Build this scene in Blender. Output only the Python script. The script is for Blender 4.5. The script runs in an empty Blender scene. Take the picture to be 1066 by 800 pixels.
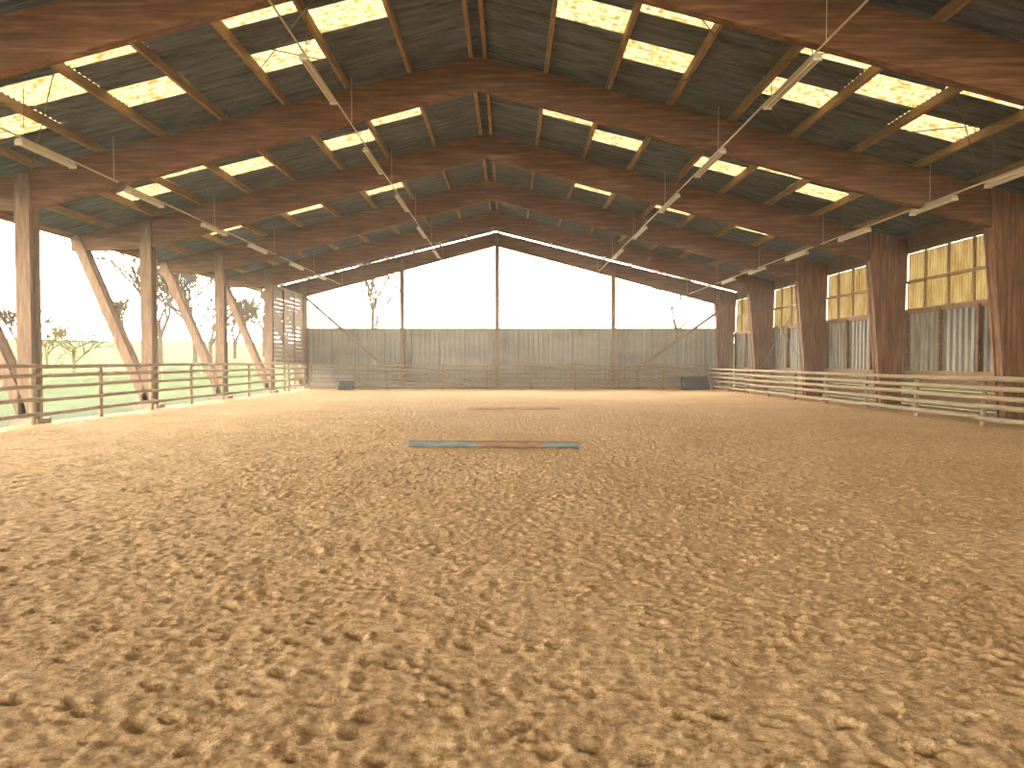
import bpy, math, random
import numpy as np
from mathutils import Vector, Matrix
random.seed(7); rng=np.random.default_rng(7)
scene=bpy.context.scene
try:
    scene.view_settings.view_transform='Standard'
    scene.view_settings.look='None'
except Exception: pass

RX=-0.8; SL=0.25; ZR=9.4      # ridge x, roof slope, beam-top height at ridge
XL=-15.2; XR=14.2
FR=[-12.8,-6.4,0.0,6.4,12.8,19.2,25.6,32.0,38.4,44.8]
Y0=-13.2  # hall carried on unseen behind the camera to cut light on the foreground
def top(x): return ZR-SL*abs(x-RX)

# ---------------------------------------------------------------- materials
def s2l(c): return tuple(((v/255)/12.92 if v/255<=0.04045 else ((v/255+0.055)/1.055)**2.4) for v in c)+(1,)
def newmat(name):
    m=bpy.data.materials.new(name); m.use_nodes=True
    nt=m.node_tree
    return m,nt,nt.nodes['Principled BSDF']
def noisy(name,c1,c2,scale=(1,1,1),ns=5,rough=0.8,bump=0.2,detail=6,c3=None,metal=0,spec=0.3,dist=0.02,lo=0.3,hi=0.7):
    m,nt,b=newmat(name); N=nt.nodes; L=nt.links
    tc=N.new('ShaderNodeTexCoord'); mp=N.new('ShaderNodeMapping'); mp.inputs['Scale'].default_value=scale
    L.new(tc.outputs['Object'],mp.inputs[0])
    no=N.new('ShaderNodeTexNoise'); no.inputs['Scale'].default_value=ns; no.inputs['Detail'].default_value=detail
    no.inputs['Roughness'].default_value=0.65
    L.new(mp.outputs[0],no.inputs['Vector'])
    cr=N.new('ShaderNodeValToRGB'); cr.color_ramp.elements[0].position=lo; cr.color_ramp.elements[1].position=hi
    cr.color_ramp.elements[0].color=s2l(c1); cr.color_ramp.elements[1].color=s2l(c2)
    if c3:
        e=cr.color_ramp.elements.new(0.5*(lo+hi)); e.color=s2l(c3)
    L.new(no.outputs['Fac'],cr.inputs[0]); L.new(cr.outputs[0],b.inputs['Base Color'])
    b.inputs['Roughness'].default_value=rough; b.inputs['Metallic'].default_value=metal
    b.inputs['Specular IOR Level'].default_value=spec
    if bump>0:
        bp=N.new('ShaderNodeBump'); bp.inputs['Strength'].default_value=bump; bp.inputs['Distance'].default_value=dist
        L.new(no.outputs['Fac'],bp.inputs['Height']); L.new(bp.outputs[0],b.inputs['Normal'])
    return m
M_glulam=noisy('glulam_wood',(80,54,36),(148,108,78),(0.4,4,6),2.2,c3=(110,76,52),bump=0.2)
M_column=noisy('glulam_column_wood',(80,54,36),(148,108,78),(6,4,0.4),2.2,c3=(110,76,52),bump=0.2)
M_post=noisy('post_wood',(92,70,54),(142,114,90),(6,6,0.6),2.5,bump=0.3)
M_purlin=noisy('purlin_wood',(120,94,70),(174,144,110),(6,0.6,6),2.5,bump=0.3)
M_rail=noisy('weathered_rail_wood',(106,90,70),(152,131,104),(5,0.8,8),2.5,bump=0.4)
M_board=noisy('board_wood',(84,64,48),(126,98,74),(4,1,8),2,bump=0.4)
M_metal=noisy('wall_sheet_metal',(118,114,107),(148,143,134),(0.4,0.4,1),1.2,rough=0.55,bump=0.05,spec=0.4)
M_metal2=noisy('side_sheet_metal',(94,90,82),(150,143,130),(1,2,0.4),2,rough=0.6,bump=0.05,spec=0.3)
M_steel=noisy('galvanised_steel',(86,84,80),(124,120,114),ns=6,rough=0.5,bump=0.05)
M_dark=noisy('dark_plastic',(26,26,28),(44,44,46),ns=8,rough=0.6,bump=0.05)
M_white=noisy('white_band',(206,198,184),(226,218,202),ns=8,rough=0.5,bump=0.02)
M_conc=noisy('concrete',(116,106,92),(150,140,122),ns=6,bump=0.3)
M_bark=noisy('pale_bark',(56,47,36),(78,66,50),ns=4,bump=0.1)
M_bush=noisy('dry_twigs',(66,56,27),(88,76,39),ns=4,bump=0.1)
M_lamp=noisy('lamp_housing',(186,172,150),(208,194,172),ns=3,rough=0.4,bump=0.0)

def roof_mat():
    m,nt,b=newmat('fibre_cement_sheet'); N=nt.nodes; L=nt.links
    tc=N.new('ShaderNodeTexCoord')
    mp=N.new('ShaderNodeMapping'); mp.inputs['Scale'].default_value=(0.5,5,1); L.new(tc.outputs['Object'],mp.inputs[0])
    no=N.new('ShaderNodeTexNoise'); no.inputs['Scale'].default_value=1.6; no.inputs['Detail'].default_value=8; no.inputs['Roughness'].default_value=0.7
    L.new(mp.outputs[0],no.inputs['Vector'])
    cr=N.new('ShaderNodeValToRGB')
    cr.color_ramp.elements[0].position=0.32; cr.color_ramp.elements[0].color=s2l((48,54,62))
    cr.color_ramp.elements[1].position=0.72; cr.color_ramp.elements[1].color=s2l((122,131,144))
    L.new(no.outputs['Fac'],cr.inputs[0]); L.new(cr.outputs[0],b.inputs['Base Color'])
    b.inputs['Roughness'].default_value=0.85
    return m
M_roof=roof_mat()
def transl(name,c1,c2,mult,ns=4,scale=(1,1,1),lo=.35,hi=.6):
    m=bpy.data.materials.new(name); m.use_nodes=True; nt=m.node_tree; N=nt.nodes; L=nt.links
    for n in list(N): N.remove(n)
    out=N.new('ShaderNodeOutputMaterial')
    tc=N.new('ShaderNodeTexCoord'); mp=N.new('ShaderNodeMapping'); mp.inputs['Scale'].default_value=scale
    L.new(tc.outputs['Object'],mp.inputs[0])
    no=N.new('ShaderNodeTexNoise'); no.inputs['Scale'].default_value=ns; no.inputs['Detail'].default_value=7; no.inputs['Roughness'].default_value=.7
    L.new(mp.outputs[0],no.inputs['Vector'])
    cr=N.new('ShaderNodeValToRGB'); cr.color_ramp.elements[0].position=lo; cr.color_ramp.elements[1].position=hi
    a=s2l(c1); c=s2l(c2)
    cr.color_ramp.elements[0].color=(a[0]*mult,a[1]*mult,a[2]*mult,1); cr.color_ramp.elements[1].color=(c[0]*mult,c[1]*mult,c[2]*mult,1)
    L.new(no.outputs['Fac'],cr.inputs[0])
    t=N.new('ShaderNodeBsdfTranslucent'); d=N.new('ShaderNodeBsdfDiffuse'); mx=N.new('ShaderNodeMixShader'); mx.inputs[0].default_value=.15
    L.new(cr.outputs[0],t.inputs[0]); L.new(cr.outputs[0],d.inputs[0])
    L.new(t.outputs[0],mx.inputs[1]); L.new(d.outputs[0],mx.inputs[2]); L.new(mx.outputs[0],out.inputs[0])
    return m
M_sky=transl('translucent_roof_sheet',(176,138,74),(255,236,174),.22,ns=6,lo=.4,hi=.54)
M_side=transl('translucent_side_sheet',(200,150,78),(255,226,155),.15,ns=1.6,scale=(1,1,.5))

# ---------------------------------------------------------------- mesh helpers
class MB:
    def __init__(s): s.v=[]; s.f=[]; s.m=[]
    def box(s,x0,x1,y0,y1,z0,z1,mi=0):
        n=len(s.v); s.v+=[(x,y,z) for z in (z0,z1) for y in (y0,y1) for x in (x0,x1)]
        for q in ((0,2,3,1),(4,5,7,6),(0,1,5,4),(2,6,7,3),(0,4,6,2),(1,3,7,5)): s.f.append([n+i for i in q]); s.m.append(mi)
    def prism(s,poly,y0,y1,mi=0):
        n=len(s.v); k=len(poly)
        s.v+=[(x,y0,z) for x,z in poly]+[(x,y1,z) for x,z in poly]
        s.f.append([n+i for i in range(k)]); s.m.append(mi)
        s.f.append([n+k+i for i in reversed(range(k))]); s.m.append(mi)
        for i in range(k):
            j=(i+1)%k; s.f.append([n+i,n+k+i,n+k+j,n+j]); s.m.append(mi)
    def beam(s,a,b,w,h,mi=0,up=(0,0,1)):
        a=Vector(a); b=Vector(b); d=(b-a).normalized(); u=Vector(up)
        if abs(d.dot(u))>.98: u=Vector((0,1,0))
        sd=d.cross(u).normalized(); u=sd.cross(d).normalized(); n=len(s.v)
        for p in (a,b):
            for i,j in ((-1,-1),(1,-1),(1,1),(-1,1)): s.v.append(tuple(p+sd*(i*w/2)+u*(j*h/2)))
        for q in ((0,3,2,1),(4,5,6,7),(0,1,5,4),(1,2,6,5),(2,3,7,6),(3,0,4,7)): s.f.append([n+i for i in q]); s.m.append(mi)
    def cyl(s,a,b,r0,r1=None,k=8,mi=0,cap=True):
        if r1 is None: r1=r0
        a=Vector(a); b=Vector(b); d=(b-a).normalized(); u=Vector((0,0,1))
        if abs(d.dot(u))>.95: u=Vector((1,0,0))
        sd=d.cross(u).normalized(); u=sd.cross(d); n=len(s.v)
        for p,r in ((a,r0),(b,r1)):
            for i in range(k):
                t=2*math.pi*i/k; s.v.append(tuple(p+sd*(r*math.cos(t))+u*(r*math.sin(t))))
        for i in range(k):
            j=(i+1)%k; s.f.append([n+i,n+j,n+k+j,n+k+i]); s.m.append(mi)
        if cap:
            s.f.append([n+i for i in reversed(range(k))]); s.m.append(mi)
            s.f.append([n+k+i for i in range(k)]); s.m.append(mi)
    def obj(s,name,mats,parent=None,smooth=False,bevel=0):
        me=bpy.data.meshes.new(name); me.from_pydata(s.v,[],s.f)
        for m in mats: me.materials.append(m)
        me.polygons.foreach_set('material_index',s.m)
        if smooth: me.polygons.foreach_set('use_smooth',[True]*len(s.f))
        me.update(); o=bpy.data.objects.new(name,me); scene.collection.objects.link(o)
        if parent: o.parent=parent
        if bevel:
            bv=o.modifiers.new('bevel','BEVEL'); bv.width=bevel; bv.segments=2; bv.limit_method='ANGLE'
        return o

# ---------------------------------------------------------------- sand floor
def axis(segs):
    out=[]
    for a,b,st in segs: out+=list(np.arange(a,b-1e-6,st))
    out.append(segs[-1][1]); return np.array(out)
ax=axis([(-12.3,-7,.06),(-7,-4,.03),(-4,4,.018),(4,7,.03),(7,13.75,.06)])
ay=axis([(Y0,2,.3),(2,6,.016),(6,10,.028),(10,18,.045),(18,45.2,.08)])
def vnoise(ax,ay,cell):
    nx=int((ax[-1]-ax[0])/cell)+3; ny=int((ay[-1]-ay[0])/cell)+3
    Lt=rng.random((ny,nx))
    fx=(ax-ax[0])/cell; ix=fx.astype(int); tx=fx-ix; tx=tx*tx*(3-2*tx)
    fy=(ay-ay[0])/cell; iy=fy.astype(int); ty=fy-iy; ty=ty*ty*(3-2*ty)
    A=Lt[:,ix]*(1-tx)+Lt[:,ix+1]*tx
    return A[iy]*(1-ty)[:,None]+A[iy+1]*ty[:,None]-.5
def ridged(ax,ay,c): return .5-np.abs(vnoise(ax,ay,c))*2
H=.04*vnoise(ax,ay,3.1)+.014*vnoise(ax,ay,.9)+.012*vnoise(ax,ay,.33)+.009*vnoise(ax,ay,.15)+.009*ridged(ax,ay,.083)+.011*vnoise(ax,ay,.045)
ncr=27000
cx=rng.uniform(-12.2,13.6,ncr); cy=2+43*rng.random(ncr); rr=rng.uniform(.022,.052,ncr); dp=rng.uniform(.008,.026,ncr); an=rng.uniform(0,math.pi,ncr); el=rng.uniform(.9,1.5,ncr); tl=rng.uniform(-.6,.6,(ncr,2))
for i in range(ncr):
    R=rr[i]*2.6
    a0,a1=np.searchsorted(ax,[cx[i]-R,cx[i]+R]); b0,b1=np.searchsorted(ay,[cy[i]-R,cy[i]+R])
    if a1<=a0 or b1<=b0: continue
    dx=ax[a0:a1][None,:]-cx[i]; dy=ay[b0:b1][:,None]-cy[i]
    c,s_=math.cos(an[i]),math.sin(an[i]); u=(dx*c+dy*s_)/el[i]/rr[i]; v=(-dx*s_+dy*c)/rr[i]
    r=np.sqrt(u*u+v*v)
    h=-dp[i]*np.exp(-(r**3)*.8)*(1+.3*(u*tl[i,0]))+dp[i]*.35*np.exp(-((r-1.45)/.38)**2)*(1+tl[i,0]*u+tl[i,1]*v).clip(0,2)
    H[b0:b1,a0:a1]+=h
for i in range(36000):
    x=rng.uniform(-8,8); y=2+10*rng.random()**1.3; r0=rng.uniform(.006,.015); R=r0*2
    a0,a1=np.searchsorted(ax,[x-R,x+R]); b0,b1=np.searchsorted(ay,[y-R,y+R])
    if a1<=a0 or b1<=b0: continue
    dx=ax[a0:a1][None,:]-x; dy=ay[b0:b1][:,None]-y
    H[b0:b1,a0:a1]+=r0*.8*np.exp(-((dx*dx+dy*dy)/r0**2)**1.5)
def sand_z(x,y): return float(H[min(np.searchsorted(ay,y),len(ay)-1),min(np.searchsorted(ax,x),len(ax)-1)])
nx,ny=len(ax),len(ay)
V=np.empty((ny,nx,3),np.float32); V[:,:,0]=ax[None,:]; V[:,:,1]=ay[:,None]; V[:,:,2]=H
idx=np.arange(nx*ny).reshape(ny,nx)
Q=np.stack([idx[:-1,:-1],idx[:-1,1:],idx[1:,1:],idx[1:,:-1]],-1).reshape(-1,4)
me=bpy.data.meshes.new('floor'); me.vertices.add(nx*ny); me.vertices.foreach_set('co',V.ravel())
me.loops.add(Q.size); me.loops.foreach_set('vertex_index',Q.ravel().astype(np.int32))
me.polygons.add(len(Q)); me.polygons.foreach_set('loop_start',np.arange(0,Q.size,4,dtype=np.int32))
me.polygons.foreach_set('use_smooth',np.ones(len(Q),bool)); me.update(calc_edges=True); me.validate()
floor=bpy.data.objects.new('floor',me); scene.collection.objects.link(floor)
def sand():
    m,nt,b=newmat('sand'); N=nt.nodes; L=nt.links
    tc=N.new('ShaderNodeTexCoord')
    def nz(s,d=6,r=.6):
        n=N.new('ShaderNodeTexNoise'); n.inputs['Scale'].default_value=s; n.inputs['Detail'].default_value=d; n.inputs['Roughness'].default_value=r
        L.new(tc.outputs['Object'],n.inputs['Vector']); return n
    n1=nz(14,8,.82); n2=nz(.35,4); n3=nz(60,4,.75)
    cr=N.new('ShaderNodeValToRGB'); e=cr.color_ramp.elements
    e[0].position=.34; e[0].color=s2l((144,112,78)); e[1].position=.66; e[1].color=s2l((228,200,160))
    x=e.new(.5); x.color=s2l((202,168,126))
    L.new(n1.outputs['Fac'],cr.inputs[0])
    cr2=N.new('ShaderNodeValToRGB'); cr2.color_ramp.elements[0].position=.35; cr2.color_ramp.elements[1].position=.65
    cr2.color_ramp.elements[0].color=(.9,.86,.82,1); cr2.color_ramp.elements[1].color=(1,1,1,1)
    L.new(n2.outputs['Fac'],cr2.inputs[0])
    mx=N.new('ShaderNodeMixRGB'); mx.blend_type='MULTIPLY'; mx.inputs[0].default_value=1
    L.new(cr.outputs[0],mx.inputs[1]); L.new(cr2.outputs[0],mx.inputs[2]); L.new(mx.outputs[0],b.inputs['Base Color'])
    b.inputs['Roughness'].default_value=.95; b.inputs['Specular IOR Level'].default_value=.1
    b1=N.new('ShaderNodeBump'); b1.inputs['Strength'].default_value=.8; b1.inputs['Distance'].default_value=.04; L.new(n1.outputs['Fac'],b1.inputs['Height'])
    b2=N.new('ShaderNodeBump'); b2.inputs['Strength'].default_value=1; b2.inputs['Distance'].default_value=.016; L.new(n3.outputs['Fac'],b2.inputs['Height'])
    L.new(b1.outputs[0],b2.inputs['Normal']); L.new(b2.outputs[0],b.inputs['Normal'])
    return m
me.materials.append(sand())

# ---------------------------------------------------------------- terrain outside
def terr(x,y):
    dl=max(0,-16-x); db=max(0,y-48)
    r=math.hypot(dl,db)
    return -.12+.036*max(0,r-4)+.25*math.sin(x*.06)*min(1,r/20)*math.sin(y*.05+1)
gx=np.linspace(-260,200,116); gy=np.linspace(-60,320,96)
tv=[(x,y,terr(x,y)) for y in gy for x in gx]; n=len(gx)
tf=[(j*n+i,j*n+i+1,(j+1)*n+i+1,(j+1)*n+i) for j in range(len(gy)-1) for i in range(n-1)]
me=bpy.data.meshes.new('grass_field'); me.from_pydata(tv,[],tf); me.polygons.foreach_set('use_smooth',[True]*len(tf))
g=bpy.data.objects.new('grass_field',me); scene.collection.objects.link(g)
me.materials.append(noisy('grass',(26,42,4),(54,66,10),ns=.35,detail=10,c3=(38,54,6),bump=.5,rough=1,spec=.05,dist=.2))

# ---------------------------------------------------------------- portal frames
for i,d in enumerate(FR):
    mb=MB(); y0,y1=d-.11,d+.11
    xe=-15.0
    mb.prism([(RX,ZR),(RX,ZR-.82),(-12.4,top(-12.4)-1.02),(xe,top(xe)-.45),(xe,top(xe))],y0,y1,0)
    mb.prism([(RX,ZR),(13.75,top(13.75)),(13.7,top(13.7)-.95),(12.35,top(12.35)-1.0),(RX,ZR-.82)],y0,y1,0)
    for s in (-1,1):
        a,b=(y0-.09,y0-.002) if s<0 else (y1+.002,y1+.09)
        mb.prism([(12.3,top(12.3)-.02),(12.82,.0),(13.5,.0),(13.62,top(13.62)-.02)],a,b,4)
    mb.prism([(12.4,top(12.4)-1.02),(12.86,.02),(13.45,.02),(13.55,top(13.55)-1.0)],y0,y1,4)
    mb.box(12.7,13.62,d-.3,d+.3,-.2,.12,2)
    for s in (-1,1):
        mb.box(-12.6,-12.22,d+s*.17-.05,d+s*.17+.05,0,top(-12.4)-.1,1)
    mb.box(-12.52,-12.3,d-.1,d+.1,.02,top(-12.4)-1.0,1)
    for s in (-1,1):
        mb.prism([(-12.62,.2),(-12.3,.2),(-14.68,top(-14.68)),(-15.0,top(-15.0))],d+s*.17-.05,d+s*.17+.05,1)
    mb.box(-12.8,-12.05,d-.3,d+.3,-.2,.14,2)
    mb.obj('roof_frame',[M_glulam,M_post,M_conc,M_steel,M_column],bevel=.008)

# ---------------------------------------------------------------- purlins
PD=[.18,1.75,3.35,4.95,6.55,8.15,9.75,11.35,12.95,14.3]
mb=MB()
for sgn in (-1,1):
    for p in PD:
        x=RX+sgn*p
        z=top(x)+.11
        if sgn>0 and p==14.3: continue
        mb.beam((x,Y0+.2,z),(x,45.4,z),.09,.2,0)
pur=mb.obj('roof_purlins',[M_purlin])
mb=MB()
for a,b in ((12.8,19.2),(38.4,44.8)):
    for x0,x1 in ((-12.3,-7.5),(-7.5,-2.5),(7.4,12.2),(2.5,7.4)):
        mb.cyl((x0,a,top(x0)-.1),(x1,b,top(x1)-.1),.012,k=5); mb.cyl((x1,a,top(x1)-.1),(x0,b,top(x0)-.1),.012,k=5)
mb.cyl((13.0,32.1,1.2),(13.0,38.3,4.9),.025,k=6); mb.cyl((13.0,38.3,1.2),(13.0,32.1,4.9),.025,k=6)
mb.obj('wind_bracing_rods',[M_steel])

# ---------------------------------------------------------------- corrugated roof
edges=sorted([XL]+[RX-p for p in PD[1:]]+[RX]+[RX+p for p in PD[1:9]]+[XR])
sd=.177/6; ys=np.arange(Y0,45.7,sd)
def is_sky(xc,y):
    dist=abs(xc-RX); bay=(y%6.4)
    def near(c,off): return abs(dist-c)<.5 and abs(bay-off)<.52
    for c,offs in ((2.55,(3.15,)),(4.15,(2.0,4.3)),(7.35,(2.0,4.3)),(8.95,(3.15,)),(10.55,(2.0,4.3))):
        for o in offs:
            if near(c,o): return True
    return False
rv=[];rf=[];sf=[]
for k,y in enumerate(ys):
    w=.03*math.sin(2*math.pi*y/.177)
    for x in edges: rv.append((x,y,top(x)+.25+w))
ne=len(edges)
for k in range(len(ys)-1):
    for j in range(ne-1):
        q=(k*ne+j,k*ne+j+1,(k+1)*ne+j+1,(k+1)*ne+j)
        xc=.5*(edges[j]+edges[j+1])
        (sf if is_sky(xc,ys[k]) else rf).append(q)
def sub(name,fs,mat,parent=None):
    m=bpy.data.meshes.new(name); used=sorted({i for q in fs for i in q}); mp={u:i for i,u in enumerate(used)}
    m.from_pydata([rv[u] for u in used],[],[[mp[i] for i in q] for q in fs]); m.polygons.foreach_set('use_smooth',[True]*len(fs))
    m.materials.append(mat); o=bpy.data.objects.new(name,m); scene.collection.objects.link(o)
    if parent: o.parent=parent
    return o
ceil=sub('ceiling',rf,M_roof); sub('translucent_skylights',sf,M_sky,ceil)
def ribbed_x(mb,x0,x1,y,z0,z1,pitch=.2,amp=.03,mi=0):
    x=x0
    prof=[(0,0),(.3,0),(.42,1),(.88,1),(1,0)]
    pts=[]
    while x<x1:
        for a,h in prof[:-1]:
            if x+a*pitch<x1: pts.append((x+a*pitch,y-h*amp))
        x+=pitch
    pts.append((x1,y)); n=len(mb.v)
    for px,py in pts: mb.v+=[(px,py,z0),(px,py,z1)]
    for i in range(len(pts)-1): mb.f.append([n+2*i,n+2*i+2,n+2*i+3,n+2*i+1]); mb.m.append(mi)
def ribbed_y(mb,y0,y1,x,z0,z1,pitch=.2,amp=.03,mi=0):
    n0=len(mb.v); ribbed_x(mb,y0,y1,0,z0,z1,pitch,amp,mi)
    for i in range(n0,len(mb.v)):
        a,b,c=mb.v[i]; mb.v[i]=(x+b,a,c)
# back wall
mb=MB()
ribbed_x(mb,-12.6,13.6,45.05,.0,3.6,.3,.04,0)
mb.box(-12.6,13.6,44.93,45.12,3.59,3.66,1)
for z in (1.7,2.7): mb.box(-12.6,13.6,45.06,45.14,z-.06,z+.06,1)
x=-12.4
while x<13.4:
    mb.box(x-.03,x+.03,44.96,45.04,0,3.6,1); x+=1.62
mb.box(-12.6,13.6,44.9,45.1,-.2,.35,2)
mb.obj('wall_back',[M_metal,M_steel,M_conc])
# unseen end wall behind camera, added to dim the foreground: metal sheeting, open gable
mb=MB()
ribbed_x(mb,-12.6,-3.2,-13.05,.0,3.6,.3,.04,0); ribbed_x(mb,1.6,13.6,-13.05,.0,3.6,.3,.04,0)
mb.box(-12.6,13.6,-13.04,-12.96,3.55,3.75,1)
mb.box(-3.3,-3.1,-13.1,-12.97,0,3.6,1); mb.box(1.5,1.7,-13.1,-12.97,0,3.6,1)
mb.obj('wall_front_light_block',[M_metal,M_steel])
for x in (-6.4,-.72,6.25):
    mb=MB(); mb.box(x-.12,x+.12,44.35,44.6,0,top(x)-.2,0); mb.box(x-.2,x+.2,44.28,44.66,-.1,.1,1)
    mb.obj('gable_post',[M_post,M_conc],bevel=.008)
for a,b in (((-12.2,5.5),(-7.3,1.2)),((12.9,4.9),(7.7,1.2))):
    mb=MB(); mb.beam((a[0],44.25,a[1]),(b[0],44.25,b[1]),.12,.16,0); 
    mb.box(b[0]-.08,b[0]+.08,44.18,44.3,0,b[1],0)
    mb.obj('diagonal_brace',[M_post])

# right wall
mb=MB()
for i in range(len(FR)-1):
    a,b=FR[i]+.02,FR[i+1]-.02
    z=.0
    while z<1.1: mb.box(13.64,13.69,a,b,z+.01,z+.165,0); z+=.18
    mb.box(13.60,13.72,a,b,1.15,1.32,1)
    ribbed_y(mb,a,b,13.76,1.3,3.3,.3,.08,2)
    for yy in np.linspace(a+.25,b-.25,4): mb.box(13.56,13.68,yy-.06,yy+.06,1.3,3.3,0)
    mb.box(13.63,13.72,a,b,3.22,3.4,1)
    mb.box(13.63,13.70,a,b,4.27,4.37,5)
    mb.box(13.63,13.74,a,b,5.3,5.42,1)
    for yy in np.linspace(a,b,6): mb.box(13.63,13.70,yy-.04,yy+.04,3.38,5.3,5)
    mb.box(13.7,13.76,a,b,5.42,6.03,0)
mb.box(13.63,13.8,Y0,45.2,-.2,.0,4)
wr=mb.obj('wall_right',[M_board,M_post,M_metal2,M_lamp,M_conc,M_purlin])
mb=MB()
for i in range(len(FR)-1):
    a,b=FR[i]+.02,FR[i+1]-.02
    ribbed_y(mb,a,b,13.74,3.38,4.3,.15,.035,0)
    ribbed_y(mb,a,b,13.78,4.34,5.3,.15,.035,0)
mb.obj('translucent_panels',[M_side],wr)
# slatted timber panel, last left bay
mb=MB(); z=1.55
while z<5.5:
    mb.box(-12.42,-12.37,38.62,44.6,z,z+.2,0); z+=.23
for y in (38.7,40.6,42.6,44.5): mb.box(-12.37,-12.27,y-.06,y+.06,0,5.5,1)
mb.obj('wall_left',[M_board,M_post])

# ---------------------------------------------------------------- fences
def fence(pts_a,pts_b,zs,post_every,postz,r=.06,side=(0,0)):
    mb=MB(); a=Vector(pts_a); b=Vector(pts_b); L=(b-a).length; d=(b-a)/L; nn=max(1,round(L/post_every)); 
    off=Vector((side[0],side[1],0))
    for i in range(nn+1):
        p=a+d*(L*i/nn)+off
        mb.cyl((p.x,p.y,-.15),(p.x,p.y,postz+random.uniform(-.02,.05)),.07,.065,10)
    step=L/nn
    for z in zs:
        for i in range(nn):
            w0=random.uniform(-.02,.02); w1=random.uniform(-.02,.02)
            p=a+d*(step*i-.06); q=a+d*(step*(i+1)+.06)
            mb.cyl((p.x,p.y,z+w0),(q.x,q.y,z+w1),r*random.uniform(.85,1.1),r*random.uniform(.85,1.1),10)
    return mb.obj('wooden_rail_fence',[M_rail],smooth=False)
fence((-11.85,3.2,0),(-11.85,43.3,0),(1.5,1.25,.97,.64,.28),3.2,1.55,.055,(-.13,0))
fence((11.85,3.2,0),(11.85,43.3,0),(1.17,.95,.72,.48,.2),3.2,1.2,.065,(.14,0))
fence((-11.7,43.5,0),(11.7,43.5,0),(1.4,1.15,.9,.65,.4,.15),2.6,1.5,.05,(0,.13))

# ---------------------------------------------------------------- lamps
def lamp(x,y,z,L=1.55):
    e=bpy.data.objects.new('fluorescent_lamp',None); scene.collection.objects.link(e); e.location=(x,y,z)
    mb=MB()
    mb.prism([(-.09,-.02),(.09,-.02),(.05,.06),(-.05,.06)],-L/2,L/2,0)
    mb.obj('housing',[M_lamp],e,bevel=.005)
    mb=MB(); mb.cyl((-.045,-L/2+.05,-.045),(-.045,L/2-.05,-.045),.018,k=8); mb.cyl((.045,-L/2+.05,-.045),(.045,L/2-.05,-.045),.018,k=8)
    mb.box(-.08,.08,-L/2,-L/2+.05,-.07,-.02); mb.box(-.08,.08,L/2-.05,L/2,-.07,-.02)
    mb.obj('tubes',[M_white],e)
    mb=MB(); t=top(x)+.2-z
    for s in (-.4,.4): mb.cyl((0,s*L,.05),(0,s*L,t),.008,k=5)
    mb.obj('hangers',[M_steel],e)
rows=[(-3.98,7.5,(289,207,164,134,112),2.5),(5.3,6.85,(287,205,164,134,112),2.5),
      (-10.0,6.1,(214,169,137,117,99,88),1.9),(10.7,5.55,(194,162,132,110,95,84),1.9)]
for x,z,ps,L in rows:
    for p in ps: lamp(x,770*(z-1.6)/p,z,L)
    mb=MB(); mb.cyl((x,2,z+.1),(x,44,z+.1),.02,k=6)
    for y in FR[3:]: mb.cyl((x,y-.3,z+.1),(x,y-.3,top(x)+.2),.008,k=5)
    mb.obj('cable_conduit',[M_lamp])
    
# ---------------------------------------------------------------- ground poles
M_teal=noisy('teal_paint',(86,94,93),(116,124,122),ns=9,rough=.6,bump=.1)
M_rust=noisy('bare_pole_wood',(108,84,66),(140,114,90),(1,6,6),3,bump=.2)
M_tan=noisy('sandy_pole_wood',(164,132,98),(198,164,126),(1,6,6),3,bump=.2)
def gpole(x0,x1,y,r,cols,tilt=0):
    e=bpy.data.objects.new('ground_pole',None); scene.collection.objects.link(e)
    mb=MB(); n=len(cols); z=max(sand_z(x0,y),sand_z(x1,y),sand_z((x0+x1)/2,y))+r*.8
    for i in range(n):
        a=x0+(x1-x0)*i/n; b=x0+(x1-x0)*(i+1)/n
        mb.cyl((a,y+tilt*(a-x0),z),(b,y+tilt*(b-x0),z),r,k=16,mi=cols[i])
    mb.obj('pole_body',[M_teal,M_rust,M_tan],e,smooth=False)
gpole(-1.87,1.28,13.8,.068,[0,0,1,1,0],-.06)
gpole(-1.37,1.7,24.6,.045,[2,2,2],0.05)

def block(x,y,w,h):
    mb=MB(); 
    mb.box(x-w/2,x+w/2,y-.3,y+.3,0,h*.5); mb.box(x-w/2,x+w/2,y,y+.3,h*.5,h)
    mb.obj('mounting_block',[M_dark],bevel=.02)
block(-9.4,42.7,.8,.5); block(10.7,42.5,1.5,.75)

# ---------------------------------------------------------------- trees
def tree(x,y,h,name='bare_tree',mat=None,spread=.42,levels=6,trunk=.24,r0=.26,dec=.67):
    mb=MB(); zb=terr(x,y)-.2
    def rec(p,d,L,r,lv):
        q=p+d*L; mb.cyl(p,q,r,r*.75,4 if lv<levels-1 else 6,cap=False)
        if lv==0: return
        for k in range(3 if lv>1 else 4):
            nd=(d+Vector((random.gauss(0,spread),random.gauss(0,spread),random.gauss(.1,spread*.5)))).normalized()
            rec(q if k else p+d*L*random.uniform(.6,1),nd,L*random.uniform(.72,.9),r*dec,lv-1)
    rec(Vector((x,y,zb)),Vector((0,0,1)),h*trunk,r0,levels)
    mb.obj(name,[mat or M_bark])
def at(px,d): return (px-530)*d/770,d
for px,d,h in ((168,75,13),(204,82,14),(220,95,11),(388,100,17),(245,110,11),(22,100,8),(705,130,18),(130,120,10),(275,120,10),(300,130,10)):
    x,y=at(px,d); tree(x,y,h,r0=.3,spread=.45)
x,y=at(78,62); tree(x,y,7.5,'bare_bush',M_bush,.7,6,.17,.13)
x,y=at(50,72); tree(x,y,7,'bare_bush',M_bush,.7,6,.17,.13)
mb=MB()
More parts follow.
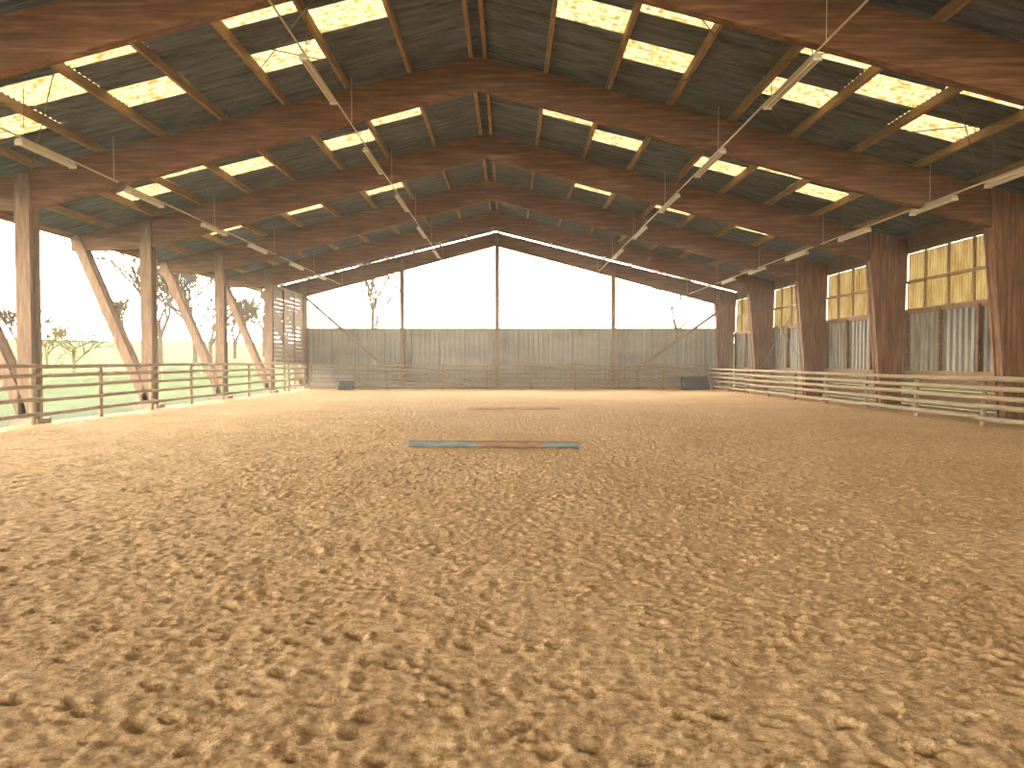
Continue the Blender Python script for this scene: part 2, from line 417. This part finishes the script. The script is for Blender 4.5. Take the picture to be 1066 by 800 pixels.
for k in range(30):
    y=10+k*3.5; z=terr(-26,y); mb.cyl((-26,y,z-.2),(-26,y,z+1.1),.05,k=6)
    if k<29:
        z2=terr(-26,y+3.5)
        for hh in (.5,1.0): mb.cyl((-26,y,z+hh),(-26,y+3.5,z2+hh),.02,k=5)
mb.obj('paddock_fence',[M_rail])

# ---------------------------------------------------------------- world, hazy sun & camera
w=bpy.data.worlds.new('sky'); scene.world=w; w.use_nodes=True; N=w.node_tree.nodes; L=w.node_tree.links
bg=N['Background']; tc=N.new('ShaderNodeTexCoord'); sp=N.new('ShaderNodeSeparateXYZ'); L.new(tc.outputs['Generated'],sp.inputs[0])
cr=N.new('ShaderNodeValToRGB'); e=cr.color_ramp.elements; e[0].position=0; e[0].color=(1,.90,.70,1)
e[1].position=.6; e[1].color=(.37,.345,.3,1)
x=e.new(.25); x.color=(.8,.745,.62,1)
L.new(sp.outputs['Z'],cr.inputs[0]); L.new(cr.outputs[0],bg.inputs['Color']); bg.inputs['Strength'].default_value=25
sl=bpy.data.lights.new('hazy_sun','SUN'); sl.energy=18; sl.angle=math.radians(50); sl.color=(1,.90,.72)
so=bpy.data.objects.new('hazy_sun',sl); scene.collection.objects.link(so); so.location=(-20,60,30)
so.rotation_euler=Vector((.5,-1,-.36)).to_track_quat('-Z','Y').to_euler()

# thin scattering volume added inside the hall to imitate warm lens glow
mb=MB(); mb.prism([(-12,.3),(12.6,.3),(12.6,5.9),(RX,9.3),(-12,6.5)],1,44.7)
hz=mb.obj('glow_volume',[])
hm=bpy.data.materials.new('lens_glow_haze'); hm.use_nodes=True; nt=hm.node_tree
for n_ in list(nt.nodes): nt.nodes.remove(n_)
o_=nt.nodes.new('ShaderNodeOutputMaterial'); vs=nt.nodes.new('ShaderNodeVolumeScatter'); vs.inputs['Density'].default_value=.0024; vs.inputs['Anisotropy'].default_value=.4; vs.inputs['Color'].default_value=(1,.95,.85,1)
nt.links.new(vs.outputs[0],o_.inputs['Volume']); hz.data.materials.append(hm)

cam=bpy.data.cameras.new('camera'); co=bpy.data.objects.new('camera',cam); scene.collection.objects.link(co)
cam.lens=26.0; cam.sensor_width=36; cam.clip_end=1000
co.location=(0,0,1.6); co.rotation_euler=(math.radians(90-1.71),0,math.radians(-.22))
scene.camera=co
